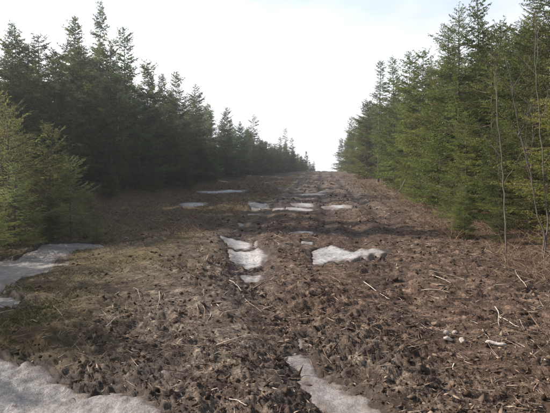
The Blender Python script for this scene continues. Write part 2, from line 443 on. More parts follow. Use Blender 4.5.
def build_ground():
    cy = -1.2
    fine = np.linspace(R(-40), R(44), 540)
    rest = np.linspace(R(44), R(320), 60)[1:-1]
    th = np.concatenate([fine, rest])
    r = [0.6]
    while r[-1] < 900:
        s = r[-1]
        r.append(s * (1.0052 if 3.4 < s < 55 else 1.009 if s < 110 else 1.02 if s < 160 else 1.12) + (0.02 if s < 3.4 else 0))
    r = np.array(r)
    X = r[:, None] * np.sin(th)[None, :]; Y = cy + r[:, None] * np.cos(th)[None, :]
    sdf = snow_sdf(X, Y)
    Z = height(X, Y, sdf)
    u = X - .082 * Y
    moss = sst(-1.3, -3.6, u + 0.8 * noise(X * .5, Y * .5, 20)) * sst(60, 25, Y) + 0.35 * sst(2.2, 4.2, u + .7 * noise(X * .6, Y * .4, 21)) * sst(6, 9, Y) + .65 * sst(12, 30, Y) * sst(-1, -4, u)
    moss = moss + 0.35 * sst(0.1, 0.5, noise(X * .4, Y * .25, 22)) * sst(25, 45, Y)
    wet_shade = np.clip(0.55 * sst(.05, .5, noise(X * .9, Y * .6, 28)) + 0.8 * sst(-0.22, 0.0, sdf), 0, 1)
    wet_shade = np.clip(wet_shade + 0.6 * sst(-.25, .3, noise(X * .35, Y * .15, 23)) * sst(11, 14, Y) * sst(40, 27, Y) * sst(5, 3, np.abs(u)), 0, 1)  # mid-track band: wet mud, with forest shade also put into the colour
    for u0, ph in ((-1.75, 0.), (.15, 2.1), (1.9, 4.)):
        w = u - u0 - .3 * noise(Y * .11 + ph, Y * 0 + ph, 27)
        wet_shade = np.clip(wet_shade + .6 * np.exp(-(w / .3) ** 2) * sst(11, 16, Y), 0, 1)
    nr, nt = X.shape
    V = np.stack([X, Y, Z], -1).reshape(-1, 3)
    i = np.arange(nr - 1)[:, None] * nt; j = np.arange(nt)[None, :]; k = (j + 1) % nt
    T = np.stack([i + j, i + nt + j, i + nt + k, i + k], -1).reshape(-1, 4)[:, ::-1]
    cen = len(V)
    me = tri_mesh('ground', V, T, M['ground'], {'moss': np.clip(moss, 0, 1).ravel(), 'peat': (sst(-.6, 1.2, rut_dist(X, Y) + .9 * noise(X * .8, Y * .6, 26)) * sst(30, 14, Y)).ravel(), 'wet_shade': wet_shade.ravel()}, smooth=True)
    return set_props(link('ground', me), kind='structure')
build_ground()

def build_snow():
    for key, (poly, t, label) in SNOW.items():
        P = np.array(poly); m0 = P.min(0) - 0.7; m1 = P.max(0) + 0.7
        cs = max(0.022, 0.0028 * P[:, 1].mean())
        xs = np.arange(m0[0], m1[0] + cs, cs); ys = np.arange(m0[1], m1[1] + cs, cs * 1.3)
        X, Y = np.meshgrid(xs, ys)
        s = patch_sdf(X, Y, poly)
        d = Y
        lift = np.clip(-0.018 + 0.0026 * d, -0.008, 0.075) if t == 'snow' else -0.006 + 0.0004 * d
        z = hbase(X, Y) - .03 * sst(11, 16, Y) + 0.10 * noise(X * .35, Y * .22, 1) + 0.06 * noise(X * .9, Y * .5, 2)
        rd = rut_dist(X, Y)
        z = z - 0.085 * np.exp(-(rd / 0.34) ** 2) * sst(60, 25, Y) + 0.02 * np.exp(-((np.abs(rd) - 0.62) / 0.28) ** 2)
        z = z + (-0.035 - 0.05 * sst(0.02, -0.12, s)) + (0.03 + lift) * sst(-0.03, 0.10, s)
        z = z + 0.016 * noise(X * 3, Y * 3, 31) + 0.012 * noise(X * 11, Y * 11, 32) + 0.007 * noise(X * 31, Y * 31, 33)
        ny, nx = X.shape
        q = (s > -0.13)
        cell = q[:-1, :-1] & q[1:, :-1] & q[:-1, 1:] & q[1:, 1:]
        ii, jj = np.nonzero(cell)
        T = np.stack([ii * nx + jj, ii * nx + jj + 1, (ii + 1) * nx + jj + 1, (ii + 1) * nx + jj], -1)
        used, inv = np.unique(T, return_inverse=True)
        V = np.stack([X, Y, z], -1).reshape(-1, 3)[used]
        T = inv.reshape(-1, 4)
        c = V.mean(0); c[2] = V[:, 2].min()
        # an underside makes it a slab with thickness
        n = len(V); B = V.copy(); B[:, 2] -= 0.08
        V2 = np.concatenate([V, B]) - c
        E = np.concatenate([T[:, [0, 1]], T[:, [1, 2]], T[:, [2, 3]], T[:, [3, 0]]])
        keyf = E[:, 0].astype(np.int64) * n + E[:, 1]; keyr = E[:, 1].astype(np.int64) * n + E[:, 0]
        bd = E[~np.isin(keyf, keyr)]
        side = np.stack([bd[:, 1], bd[:, 0], bd[:, 0] + n, bd[:, 1] + n], -1)
        TT = np.concatenate([T, T[:, ::-1] + n, side])
        me = tri_mesh('snow_patch', V2, TT, M[t], {'edge': np.tile(s.ravel()[used] / np.clip(.022 * P[:, 1].mean(), .13, .5), 2)}, smooth=True)
        o = link('snow_patch' if t == 'snow' else 'ice_patch', me, loc=tuple(c))
        set_props(o, label, 'snow' if t == 'snow' else 'ice', 'snow and ice patches left on the track')
build_snow()

# ------------------------------------------------------------------ conifers
def unit(a):
    return a / (np.linalg.norm(a, axis=-1, keepdims=True) + 1e-9)

def needle_mesh(name, P0, D, Ln, tint, step, nl, nw, per, mat, g):
    """needle triangles set round straight twigs"""
    cnt = np.maximum((Ln / step).astype(int), 2)
    idx = np.repeat(np.arange(len(Ln)), cnt)
    start = np.repeat(np.cumsum(cnt) - cnt, cnt)
    s = (np.arange(len(idx)) - start + 0.5) / cnt[idx]
    idx = np.repeat(idx, per); s = np.repeat(s, per)
    n = len(idx)
    s = s + g.uniform(-.4, .4, n) / cnt[idx]
    d = D[idx]
    base = P0[idx] + d * (Ln[idx] * s)[:, None]
    base[:, 2] -= 0.10 * Ln[idx] * s * s
    rnd = g.normal(size=(n, 3)); rnd[:, 2] = rnd[:, 2] * 0.6 + 0.25
    rad = unit(rnd - d * (rnd * d).sum(1, keepdims=True))
    nd = unit(d * 0.75 + rad * g.uniform(.6, 1.1, n)[:, None])
    side = unit(np.cross(nd, g.normal(size=(n, 3))))
    l = nl * g.uniform(.65, 1.2, n); w = nw * g.uniform(.7, 1.2, n)
    V = np.empty((n, 3, 3))
    V[:, 0] = base - side * w[:, None] / 2; V[:, 1] = base + side * w[:, None] / 2; V[:, 2] = base + nd * l[:, None]
    tt = np.repeat(np.clip(tint[idx] + .18 * s - .05 + g.normal(0, .05, n), 0, 1), 3)
    return tri_mesh(name, V.reshape(-1, 3), np.arange(n * 3).reshape(-1, 3), mat, {'tint': tt})

def conifer_meshes(seed, h, rad, base, levels, per_level, mat, step=.03, nl=.04, nw=.009, per=3, shape=0.8, drop=.1, ragged=.25, second=True, twig_gap=.075, dead=18, tone=0.5, up=0.0):
    g = np.random.default_rng(seed)
    # trunk
    s = 14
    t = np.linspace(0, 1, s)
    lean = g.normal(0, .012, 2) * h
    tr = np.stack([lean[0] * t ** 2 + .012 * h * np.sin(t * 5 + g.uniform(0, 6)) * t * .3, lean[1] * t ** 2, h * t - .25 * (1 - t)], -1)
    rt = (0.0075 * h + .010) * (1 - t) ** .85 + .006
    rt[0] *= 1.35
    tv, tq = tubes(tr[None], rt[None], 8)
    tv += g.normal(0, .002, tv.shape)
    trunk = tri_mesh('trunk', tv, tq, M['bark'], smooth=True)
    def axis(z):
        return np.stack([np.interp(z, tr[:, 2], tr[:, 0]), np.interp(z, tr[:, 2], tr[:, 1]), z], -1)
    # primary limbs
    f = np.linspace(0, 1, levels) ** 0.9
    zs = base + (h * 0.985 - base) * f
    z = np.repeat(zs, per_level) + g.normal(0, .06, levels * per_level) * h / 10
    z = np.clip(z, base * .8, h * .99)
    fr = (z - base) / (h - base)
    az = np.tile(np.arange(per_level) * 2 * np.pi / per_level, levels) + np.repeat(g.uniform(0, 6.3, levels), per_level) + g.normal(0, .35, len(z))
    prof = np.clip(1 - fr, 0, 1) ** shape * (0.72 + 0.28 * sst(0, .12, fr))
    sector = 1 + ragged * np.sin(az * 2 + fr * 7 + g.uniform(0, 6)) + ragged * .8 * np.sin(fr * 31 + g.uniform(0, 6))
    L = (rad * prof * np.clip(sector, .45, 1.6) + .10) * g.uniform(.72, 1.15, len(z))
    keep = g.uniform(0, 1, len(z)) > drop
    z, az, L, fr = z[keep], az[keep], L[keep], fr[keep]
    n = len(z)
    slope = np.interp(fr, [0, .35, .75, 1], [-.42, -.22, .18, .9]) + up + g.normal(0, .15, n)
    curl = np.interp(fr, [0, .5, 1], [.38, .28, .05]) + g.normal(0, .05, n)
    root = axis(z)
    hd = np.stack([np.cos(az), np.sin(az), 0 * az], -1)
    def limb(i, tt):
        p = root[i] + hd[i] * (L[i] * tt)[:, None] * .97
        p = p.copy(); p[:, 2] += L[i] * (slope[i] * tt + curl[i] * tt ** 2)
        return p
    tk = np.linspace(0, 1, 5)
    LP = np.stack([limb(np.arange(n), np.full(n, a)) for a in tk], 1)
    LR = (0.004 + .009 * L[:, None]) * (1 - .85 * tk[None])
    # bare dead limbs low on the trunk
    if dead:
        dz = g.uniform(.06 * h, base + .25 * (h - base), dead); daz = g.uniform(0, 6.3, dead)
        dl = g.uniform(.25, .8, dead) * rad
        dr = axis(dz); dd = np.stack([np.cos(daz), np.sin(daz), g.uniform(-.35, .25, dead)], -1)
        DP = dr[:, None] + dd[:, None] * (dl[:, None] * tk[None])[..., None]
        DP[:, :, 2] -= (dl[:, None] * .25 * tk[None] ** 2)
        LP = np.concatenate([LP, DP]); LR = np.concatenate([LR, (.003 + .006 * dl[:, None]) * (1 - .8 * tk[None])])
    lv, lq = tubes(LP, LR, 3)
    limbs = tri_mesh('limbs', lv, lq, M['bark'])
    # side twigs
    cnt = np.maximum((L / twig_gap).astype(int), 2)
    i = np.repeat(np.arange(n), cnt); k = np.arange(len(i)) - np.repeat(np.cumsum(cnt) - cnt, cnt)
    tt = np.clip(.10 + .9 * (k + g.uniform(.1, .9, len(i))) / cnt[i], 0, 1)
    P = limb(i, tt)
    td = unit(limb(i, np.minimum(tt + .05, 1.05)) - limb(i, tt - .02))
    sgn = np.where(k % 2 == 0, 1, -1)
    perp = np.stack([-hd[i][:, 1], hd[i][:, 0], 0 * tt], -1) * sgn[:, None]
    D = unit(td * g.uniform(.5, .95, len(i))[:, None] + perp * g.uniform(.5, 1.0, len(i))[:, None] + np.array([0, 0, 1]) * g.normal(-.14, .16, len(i))[:, None])
    tl = np.clip(.42 * L[i] * (1 - tt) ** .8 + .07, .06, .55) * g.uniform(.6, 1.15, len(i))
    per_limb = g.normal(0, .17, n)
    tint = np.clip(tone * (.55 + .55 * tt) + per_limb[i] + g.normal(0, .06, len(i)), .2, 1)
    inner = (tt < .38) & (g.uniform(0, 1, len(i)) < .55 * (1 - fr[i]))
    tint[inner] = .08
    # limb axis shoots
    A0 = limb(np.arange(n), np.full(n, .35)); A1 = limb(np.arange(n), np.full(n, 1.0))
    Ps, Ds, Ls, Ts = [P, A0], [D, unit(A1 - A0)], [tl, np.linalg.norm(A1 - A0, axis=1)], [tint, np.clip(tone + per_limb, .2, 1)]
    # leader
    top = axis(np.array([h * .93])); Ps.append(top); Ds.append(np.array([[0, 0, 1.]])); Ls.append(np.array([h * .075])); Ts.append(np.array([tone]))
    if second:
        big = np.nonzero(tl > .13)[0]
        c2 = np.maximum((tl[big] / .07).astype(int), 2)
        j = np.repeat(big, c2); k2 = np.arange(len(j)) - np.repeat(np.cumsum(c2) - c2, c2)
        cc = np.repeat(c2, c2)
        s2 = .15 + .8 * (k2 + .5) / cc
        p2 = P[j] + D[j] * (tl[j] * s2)[:, None]; p2[:, 2] -= .1 * tl[j] * s2 * s2
        q = unit(np.cross(D[j], np.array([0, 0, 1.]))) * np.where(k2 % 2 == 0, 1, -1)[:, None]
        d2 = unit(D[j] * .8 + q * g.uniform(.5, 1., len(j))[:, None] + np.array([0, 0, 1]) * g.normal(-.1, .25, len(j))[:, None])
        l2 = (.40 * tl[j] * (1 - s2) + .035) * g.uniform(.7, 1.2, len(j))
        Ps.append(p2); Ds.append(d2); Ls.append(l2); Ts.append(np.where(tint[j] < .15, .08, np.clip(tint[j] + g.normal(.03, .05, len(j)), .2, 1)))
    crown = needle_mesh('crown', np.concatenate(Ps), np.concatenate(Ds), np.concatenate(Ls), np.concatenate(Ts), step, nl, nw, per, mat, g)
    return {'trunk': trunk, 'limbs': limbs, 'crown': crown, 'h': h}

KINDS = {}
def add_kind(name, **kw):
    KINDS[name] = conifer_meshes(**kw)
# near, finely built trees of the right forest edge
for k, (sd_, rad_, b_, lv_, dr_, rg_) in enumerate([(11, 2.1, .2, 36, .08, .30), (12, 1.8, .25, 38, .10, .38), (13, 2.4, .15, 34, .08, .28), (14, 1.6, .7, 34, .20, .45), (15, 2.0, .2, 30, .12, .42)]):
    add_kind(f'edge{k}', seed=sd_, h=7.0, rad=rad_, base=b_, levels=lv_, per_level=6, mat=M['spruce'], step=.045, nl=.054, nw=.022, per=2, drop=dr_, ragged=rg_, shape=.64, tone=.72, twig_gap=.095)
# forest trees
for k, (sd_, h_, rad_, b_, lv_, dr_, rg_, sh_) in enumerate([(21, 10.5, 2.3, .4, 42, .14, .40, .66), (22, 11, 2.0, .8, 40, .22, .50, .55), (23, 10, 2.6, .3, 40, .12, .36, .70), (24, 11, 1.6, 1.2, 40, .24, .50, .50), (25, 9.5, 2.3, .3, 38, .18, .45, .62), (26, 9.5, 2.8, .3, 36, .16, .42, .78)]):
    add_kind(f'dark{k}', seed=sd_, h=h_, rad=rad_, base=b_, levels=lv_, per_level=6, mat=M['dark_spruce'], step=.09, nl=.105, nw=.046, per=2, drop=dr_, ragged=rg_, shape=sh_, tone=.55, twig_gap=.125, dead=30)
for k, (sd_, rad_, b_, rg_, dr_, lv_) in enumerate([(31, 2.2, .4, .34, .12, 36), (32, 1.8, .5, .42, .18, 38), (33, 2.6, .3, .30, .12, 34), (34, 2.0, .8, .5, .26, 34)]):
    add_kind(f'light{k}', seed=sd_, h=9.0, rad=rad_, base=b_, levels=lv_, per_level=6, mat=M['spruce'], step=.078, nl=.09, nw=.038, per=2, drop=dr_, ragged=rg_, shape=.62, tone=.68, twig_gap=.12, dead=24)
# young open trees at the left
for k, (sd_, rad_, rg_, up_) in enumerate([(41, 1.05, .45, .25), (42, 1.2, .4, .2), (43, .9, .5, .35)]):
    add_kind(f'young{k}', seed=sd_, h=3.0, rad=rad_, base=.10, levels=21, per_level=6, mat=M['young'], step=.028, nl=.036, nw=.0115, per=2, drop=.16, ragged=rg_, shape=.62, tone=.74, twig_gap=.06, dead=8, up=up_)
# nearly dead thin spire
add_kind('spire0', seed=51, h=9, rad=.7, base=1.2, levels=44, per_level=5, mat=M['dark_spruce'], step=.08, nl=.09, nw=.035, per=2, drop=.2, ragged=.5, shape=.3, tone=.45, twig_gap=.12, dead=40)
print('TRIS', {k: len(v['crown'].polygons) for k, v in KINDS.items()})

def plant_tree(kind, x, y, h, rotz, label, group=None, name='spruce_tree', category='tree', width=1.0, tilt=(0, 0)):
    K = KINDS[kind]
    e = bpy.data.objects.new(name, None); col.objects.link(e)
    e.empty_display_size = .3
    e.location = (x, y, float(height(np.array([x]), np.array([y]))[0]) - .03)
    s = h / K['h']
    e.rotation_euler = (R(tilt[0]), R(tilt[1]), rotz)
    e.scale = (s * width, s * width, s)
    for p in ('trunk', 'limbs', 'crown'):
        link(p, K[p], e)
    return set_props(e, label, category, group)

F_, CX_, HY_ = 551., 275., 190.
def top_h(px_x, top_py, y):
    """tree height that brings its top to a given elevation"""
    x = (px_x - CX_) / F_ * y
    z = CAM_Z + (HY_ - top_py) / F_ * y
    return x, z - float(hbase(np.array(x), np.array(y)))

#TREES_BEGIN
LEFT_GROUP = 'spruces of the left forest'
RIGHT_GROUP = 'spruces of the right forest edge'
key_left = [  # bearing px, top px, distance, kind, width, label
 (16, 25, 29, 'dark2', .9, 'dark bushy spruce with a blunt top at the far left of the left forest'),
 (39, 38, 30, 'dark1', 1.0, 'ragged dark spruce, second from the left in the left forest skyline'),
 (56, 60, 27, 'dark4', 1.0, 'shorter dark spruce in front of the gap left of the tall pair'),
 (70, 18, 32, 'dark0', .95, 'tall tiered spruce left of the tallest thin spire of the left forest'),
 (101, 2, 34, 'dark3', .75, 'tallest and thinnest spruce spire of the left forest'),
 (112, 42, 31, 'dark1', .8, 'slim spruce just right of the tallest thin spire'),
 (127, 31, 36, 'dark0', .85, 'pointed dark spruce, second tallest right of the thin spire'),
 (148, 63, 38, 'dark4', 1.0, 'rounded dark spruce between the two pointed ones of the left forest'),
 (163, 84, 41, 'dark2', 1.0, 'low wide spruce filling the dip of the left skyline'),
 (177, 73, 45, 'dark0', .9, 'pointed spruce standing midway along the left forest edge'),
 (197, 85, 52, 'dark3', .9, 'narrow spruce with bare gaps right of the midway pointed one'),
 (211, 112, 56, 'dark4', 1.0, 'short spruce in the notch beside the greyish bare tree'),
 (228, 108, 63, 'dark1', .9, 'spruce wrapped by greyish bare twigs far along the left forest'),
 (241, 122, 70, 'dark2', .9, 'low dark spruce before the last tall spire of the left forest'),
 (252, 115, 76, 'dark3', .95, 'isolated tall spruce spire far along the left forest'),
 (262, 140, 84, 'light1', 1.1, 'paler spruce below the far isolated spire'),
 (271, 146, 92, 'light0', 1.0, 'small pale spruce left of the far double spire'),
 (279, 137, 104, 'dark1', .9, 'far spruce leaning against the double spire near the crest'),
 (286, 129, 108, 'spire0', 1.0, 'thin far spire standing highest near the crest'),
 (292, 137, 112, 'dark3', .9, 'thin far spire right beside the highest one near the crest'),
 (306, 151, 122, 'dark4', .9, 'last distant spruce rising above the crest at the left'),
 (314, 161, 132, 'light1', 1.0, 'lowest distant spruce top touching the crest of the track'),
]
HANDLES = {'dark bushy spruce with a blunt top at the far left': 'blunt topped spruce at far left', 'ragged dark spruce, second from': 'ragged second spruce from the left', 'shorter dark spruce in front of the gap': 'shorter spruce left of the tall pair', 'tall tiered spruce left': 'tall tiered spruce', 'tallest and thinnest': 'tallest thin spire', 'slim spruce just right': 'slim spruce beside the tallest spire', 'pointed dark spruce, second tallest': 'second tallest pointed spruce', 'rounded dark spruce between': 'rounded spruce between the pointed ones', 'low wide spruce filling': 'low wide spruce in the skyline dip', 'pointed spruce standing midway': 'pointed spruce midway along', 'narrow spruce with bare': 'narrow spruce with bare gaps', 'short spruce in the notch': 'short spruce in the notch', 'spruce wrapped by': 'spruce wrapped by bare twigs', 'low dark spruce before the last': 'low spruce before the last spire', 'isolated tall spruce': 'isolated far spire', 'paler spruce below': 'pale spruce below the isolated spire', 'small pale spruce left': 'small pale spruce near the crest', 'far spruce leaning': 'leaning far spruce', 'thin far spire standing': 'highest far spire', 'thin far spire right': 'second far spire', 'last distant': 'last distant spruce', 'lowest distant': 'lowest spruce top at the crest', 'farthest spruce of the right': 'farthest spruce by the sky gap', 'dark topped spruce second': 'dark topped spruce near the sky gap', 'light green spruce below': 'light spruce below the dead spire', 'thin half dead': 'half dead spire', 'pointed spruce just right': 'pointed spruce beside the dead spire', 'sunlit spruce second': 'second sunlit spruce', 'broad sunlit': 'broad sunlit spruce', 'slender sunlit': 'slender sunlit spruce', 'bright full': 'bright full spruce', 'tall open': 'tall open crowned spruce', 'sparse spruce in': 'sparse spruce in the gap', 'dense dark topped': 'dense dark topped spruce', 'cropped spruce': 'cropped spruce at the edge', 'short spruce with low': 'short low boughed spruce', 'bright low spruce': 'bright low sweeping spruce', 'low bushy spruce': 'low bushy spruce', 'thin young spruce': 'thin young spruce behind the stems', 'short yellowish': 'short yellowish spruce'}
KEYS = []
def note_key(px, y, lb):
    KEYS.append((px, y, next(v for k, v in HANDLES.items() if lb.startswith(k))))
for i, (px, py, y, kd, w, lb) in enumerate(key_left):
    note_key(px, y, lb)
    x, h = top_h(px, py, y)
    plant_tree(kd, x, y, h, i * 1.7, lb, LEFT_GROUP, width=w, tilt=(random.uniform(-1.5, 1.5), random.uniform(-1.5, 1.5)))

key_right = [
 (341, 138, 118, 'light0', 1.0, 'farthest spruce of the right forest beside the gap of sky'),
 (352, 118, 86, 'light2', .9, 'dark topped spruce second from the sky gap at the right'),
 (366, 100, 60, 'light0', .95, 'light green spruce below the thin dead spire at the right'),
 (378, 64, 50, 'spire0', 1.0, 'thin half dead spire poking out of the right forest skyline'),
 (394, 60, 40, 'light1', .95, 'pointed spruce just right of the half dead spire'),
 (408, 53, 34, 'light0', .9, 'sunlit spruce second right of the half dead spire'),
 (424, 52, 29, 'light2', .9, 'broad sunlit spruce in the middle of the right forest edge'),
 (447, 30, 23, 'edge1', .95, 'slender sunlit spruce left of the tall pair at the right'),
 (458, 12, 20.5, 'edge0', 1.0, 'bright full spruce left of the double stemmed tree at the right'),
 (478, -6, 21, 'light1', .85, 'tall open crowned spruce showing its pale stem at the right'),
 (492, 30, 18, 'edge3', 1.0, 'sparse spruce in the gap right of the open crowned tall one'),
 (519, 8, 16.2, 'edge2', .95, 'dense dark topped spruce behind the bare grey stems at the right'),
 (549, -25, 14.5, 'edge1', 1.0, 'cropped spruce at the right picture edge, its top out of frame'),
 (437, 100, 23.5, 'edge2', .9, 'short spruce with low boughs in front of the right forest middle'),
 (466, 110, 17.2, 'edge0', 1.0, 'bright low spruce with boughs sweeping to the brown ground at the right'),
 (500, 120, 14.2, 'edge2', .9, 'low bushy spruce left of the bare grey stems'),
 (530, 100, 12.9, 'edge3', 1.0, 'thin young spruce directly behind the bare grey stems'),
 (413, 120, 30, 'edge1', 1.0, 'short yellowish spruce before the right forest near the leaning branch'),
]
for i, (px, py, y, kd, w, lb) in enumerate(key_right):
    note_key(px, y, lb)
    x, h = top_h(px, py, y)
    plant_tree(kd, x, y, h, i * 2.3 + .4, lb, RIGHT_GROUP, width=w, tilt=(random.uniform(-1.2, 1.2), random.uniform(-1.2, 1.2)))

# the forest behind, kept below the skyline that the named trees make
sky_l = np.array([(-60, 30), (0, 38), (45, 48), (70, 40), (110, 45), (130, 50), (150, 72), (200, 98), (240, 122), (262, 140), (290, 146), (306, 157), (318, 166)], float)
sky_r = np.array([(338, 150), (352, 128), (366, 108), (394, 74), (424, 60), (447, 42), (465, 25), (478, 20), (520, 15), (560, -10), (700, -30)], float)
placed = [(o.location.x, o.location.y) for o in col.objects if o.get('category') == 'tree']
RANKS = []
def fill(n, urange, yrange, skyl, kinds, label, group, gap, mar, deep=11):
    got = tries = 0
    while got < n and tries < n * 60:
        tries += 1
        y = yrange[0] * (yrange[1] / yrange[0]) ** random.random()
        u0 = np.interp(y, *zip(*urange))
        sgn = -1 if u0 < 0 else 1
        u = u0 + sgn * (random.random() ** 1.3) * deep
        x = u + .082 * y
        if any((x - a) ** 2 + (y - b) ** 2 < gap ** 2 for a, b in placed): continue
        px = CX_ + F_ * x / y
        cap = np.interp(px, skyl[:, 0], skyl[:, 1]) + random.uniform(*mar)
        _, h = top_h(px, cap, y)
        h = min(h, random.uniform(9, 12.5))
        if h < 2.2: continue
        placed.append((x, y)); got += 1
        RANKS.append((px, y, h, label, plant_tree(random.choice(kinds), x, y, h, random.uniform(0, 6.3), label, group, width=random.uniform(.85, 1.2) * (1.25 if h < 5 else 1), tilt=(random.gauss(0, 2), random.gauss(0, 2)))))
    return got
edge_l = [(15, -13.5), (25, -13), (40, -12.6), (52, -11.6), (75, -11), (110, -9.5), (140, -7)]
edge_r = [(8, 5.6), (12, 5.4), (25, 6.2), (60, 6.6), (140, 6)]
fill(100, edge_l, (19, 130), sky_l, ['dark0', 'dark1', 'dark2', 'dark3', 'dark4', 'dark5', 'dark5'], 'dark spruce', 'spruces in the ranks of the left forest', 1.1, (-3, 38))
for i in range(9):
    y = 20.0 + 8.0 * i / 8; u = -max(14.5, .58 * y + 3.2) - (i % 3) * 1.7
    plant_tree(['dark0', 'dark2', 'dark4', 'dark1'][i % 4], u + .082 * y, y, 10 + 1.7 * random.random(), i * 1.3, ('nearest' if i == 0 else 'second third fourth fifth sixth seventh eighth ninth'.split()[i - 1] + ' nearest') + ' tall dark spruce outside the left picture edge', 'spruces outside the left picture edge', width=1.05)
fill(44, [(85, -8.5), (100, -6.4), (115, -3.6), (128, -1.4)], (80, 130), sky_l, ['dark0', 'dark2', 'dark4', 'light0', 'light2'], 'small distant spruce', 'distant spruces towards the crest', 0.8, (0, 7), 3)
fill(95, edge_r, (11, 120), sky_r, ['light0', 'light1', 'light2', 'light3', 'edge0', 'edge1', 'edge2', 'edge4'], 'green spruce', 'spruces in the ranks of the right forest', 1.1, (2, 50))

fill(15, [(9, 4.9), (12, 4.9), (25, 5.7), (60, 6.2), (120, 5.8)], (12, 70), sky_r + np.array([0, 55]), ['edge0', 'edge1', 'edge2', 'edge4'], 'short bushy spruce', 'short spruces in front of the right forest', .9, (10, 45), 1.8)
fill(16, [(55, 6.4), (125, 5.6)], (58, 126), sky_r, ['light0', 'light2', 'edge2'], 'green spruce', 'spruces in the ranks of the right forest', .9, (-2, 12), 3.5)
young = [  # x, y, height, kind, width, label
 (-6.25, 12.9, 3.1, 'young1', 1.0, 'yellowish sunlit young spruce at the left picture edge, tallest of the bushes'),
 (-5.65, 13.6, 2.6, 'young0', 1.0, 'bushy young spruce in the middle of the left bushes'),
 (-5.2, 14.0, 2.0, 'young2', 1.15, 'smaller young spruce at the right end of the left bushes'),
 (-7.0, 14.4, 3.5, 'young0', 1.0, 'tall young spruce rising behind the left bushes'),
 (-5.8, 12.2, 1.8, 'young2', 1.2, 'shorter young spruce in front of the tallest left bush'),
 (-5.95, 11.2, 1.7, 'edge2', 1.2, 'low dark green spruce bush spreading over the ice at the left edge'),
 (-5.35, 13.0, 1.1, 'edge0', 1.3, 'low dark spruce bush at the foot of the left bushes'),
 (-4.8, 14.4, 1.0, 'young1', 1.2, 'waist high spruce at the right foot of the left bushes'),
 (-4.2, 13.0, .5, 'young1', 1.4, 'bright yellow green spruce seedling beside the far end of the ice'),
 (-8.4, 10.8, 3.6, 'edge2', 1.1, 'tall young spruce left of the bushes, outside the picture'),
 (-7.6, 9.6, 3.8, 'edge0', 1.2, 'young spruce just outside the left picture edge'),
 (-6.9, 8.1, 3.0, 'edge2', 1.1, 'bushy young spruce outside the picture beside the small ice tongue'),
 (-6.0, 6.9, 3.4, 'edge2', 1.1, 'young spruce beyond the left edge of the near ice'),
 (-5.2, 5.3, 2.3, 'edge2', 1.1, 'small young spruce outside the picture, nearest to the corner ice'),
 (4.75, 11.6, .9, 'edge1', 1.2, 'hip high spruce sapling in the brush between the bare stems'),
 (4.35, 12.6, 1.3, 'edge0', 1.1, 'low bright spruce sapling left of the straight bare stem'),
 (4.9, 14.6, 1.0, 'edge2', 1.2, 'spreading pale green sapling at the foot of the bright low spruce'),
 (5.7, 18.0, 1.5, 'edge4', 1.2, 'sapling at the forest foot behind the spreading pale one'),
 (6.0, 21.0, 1.1, 'edge1', 1.1, 'small sapling in red brown brush at the middle of the right forest foot'),
 (6.7, 26.5, 1.6, 'edge0', 1.2, 'sapling right beside the forked white leaning branch'),
 (7.4, 33.0, 1.4, 'edge4', 1.2, 'yellowish sapling beyond the forked white leaning branch'),
 (-8.6, 29.0, 1.5, 'dark5', 1.2, 'low spruce sapling in the shade at the left forest foot'),
 (-7.6, 34.0, 1.8, 'dark4', 1.3, 'bushy sapling in front of the left forest near the long snow streak'),
 (-6.7, 42.0, 2.0, 'dark5', 1.2, 'rounded sapling behind the left end of the long snow streak'),
]
for i, (x, y, h, kd, w, lb) in enumerate(young):
    plant_tree(kd, x, y, h, i * 2.1, lb, 'young spruces at the left', name='young_spruce', width=w, tilt=(random.uniform(-4, 4), random.uniform(-4, 4)))
ORD = 'second third fourth fifth sixth seventh eighth ninth tenth eleventh twelfth thirteenth fourteenth fifteenth sixteenth seventeenth eighteenth nineteenth twentieth'.split()
def label_ranks():
    """say which named tree each tree of the ranks stands beside"""
    groups = {}
    for px, y, h, base, o in RANKS:
        k = min(KEYS, key=lambda q: abs(q[0] - px) + 2.0 * abs(math.log(q[1] / y)) * 10 + (1e3 if (q[0] < 325) != (px < 325) else 0))
        rel = ('right' if px > k[0] else 'left')
        where = f'behind and {rel} of the {k[2]}' if y > k[1] * 1.08 else f'in front and {rel} of the {k[2]}' if y < k[1] / 1.08 else f'standing next {rel} of the {k[2]}'
        groups.setdefault((base, where), []).append((h, o))
    sizes = {1: [''], 2: ['shorter ', 'taller '], 3: ['shortest ', 'middle sized ', 'tallest '], 4: ['lowest ', 'lower middle ', 'upper middle ', 'tallest ']}
    for (base, where), lst in groups.items():
        lst.sort(key=lambda t: t[0])
        names = sizes.get(len(lst))
        if names is None:
            lst.sort(key=lambda t: t[1].location.y)
            names = ['nearest '] + [f'{w} nearest ' for w in ORD[:len(lst) - 1]]
        for nm, (h, o) in zip(names, lst):
            o['label'] = f'{nm}{base} {where}'
label_ranks()
#TREES_END

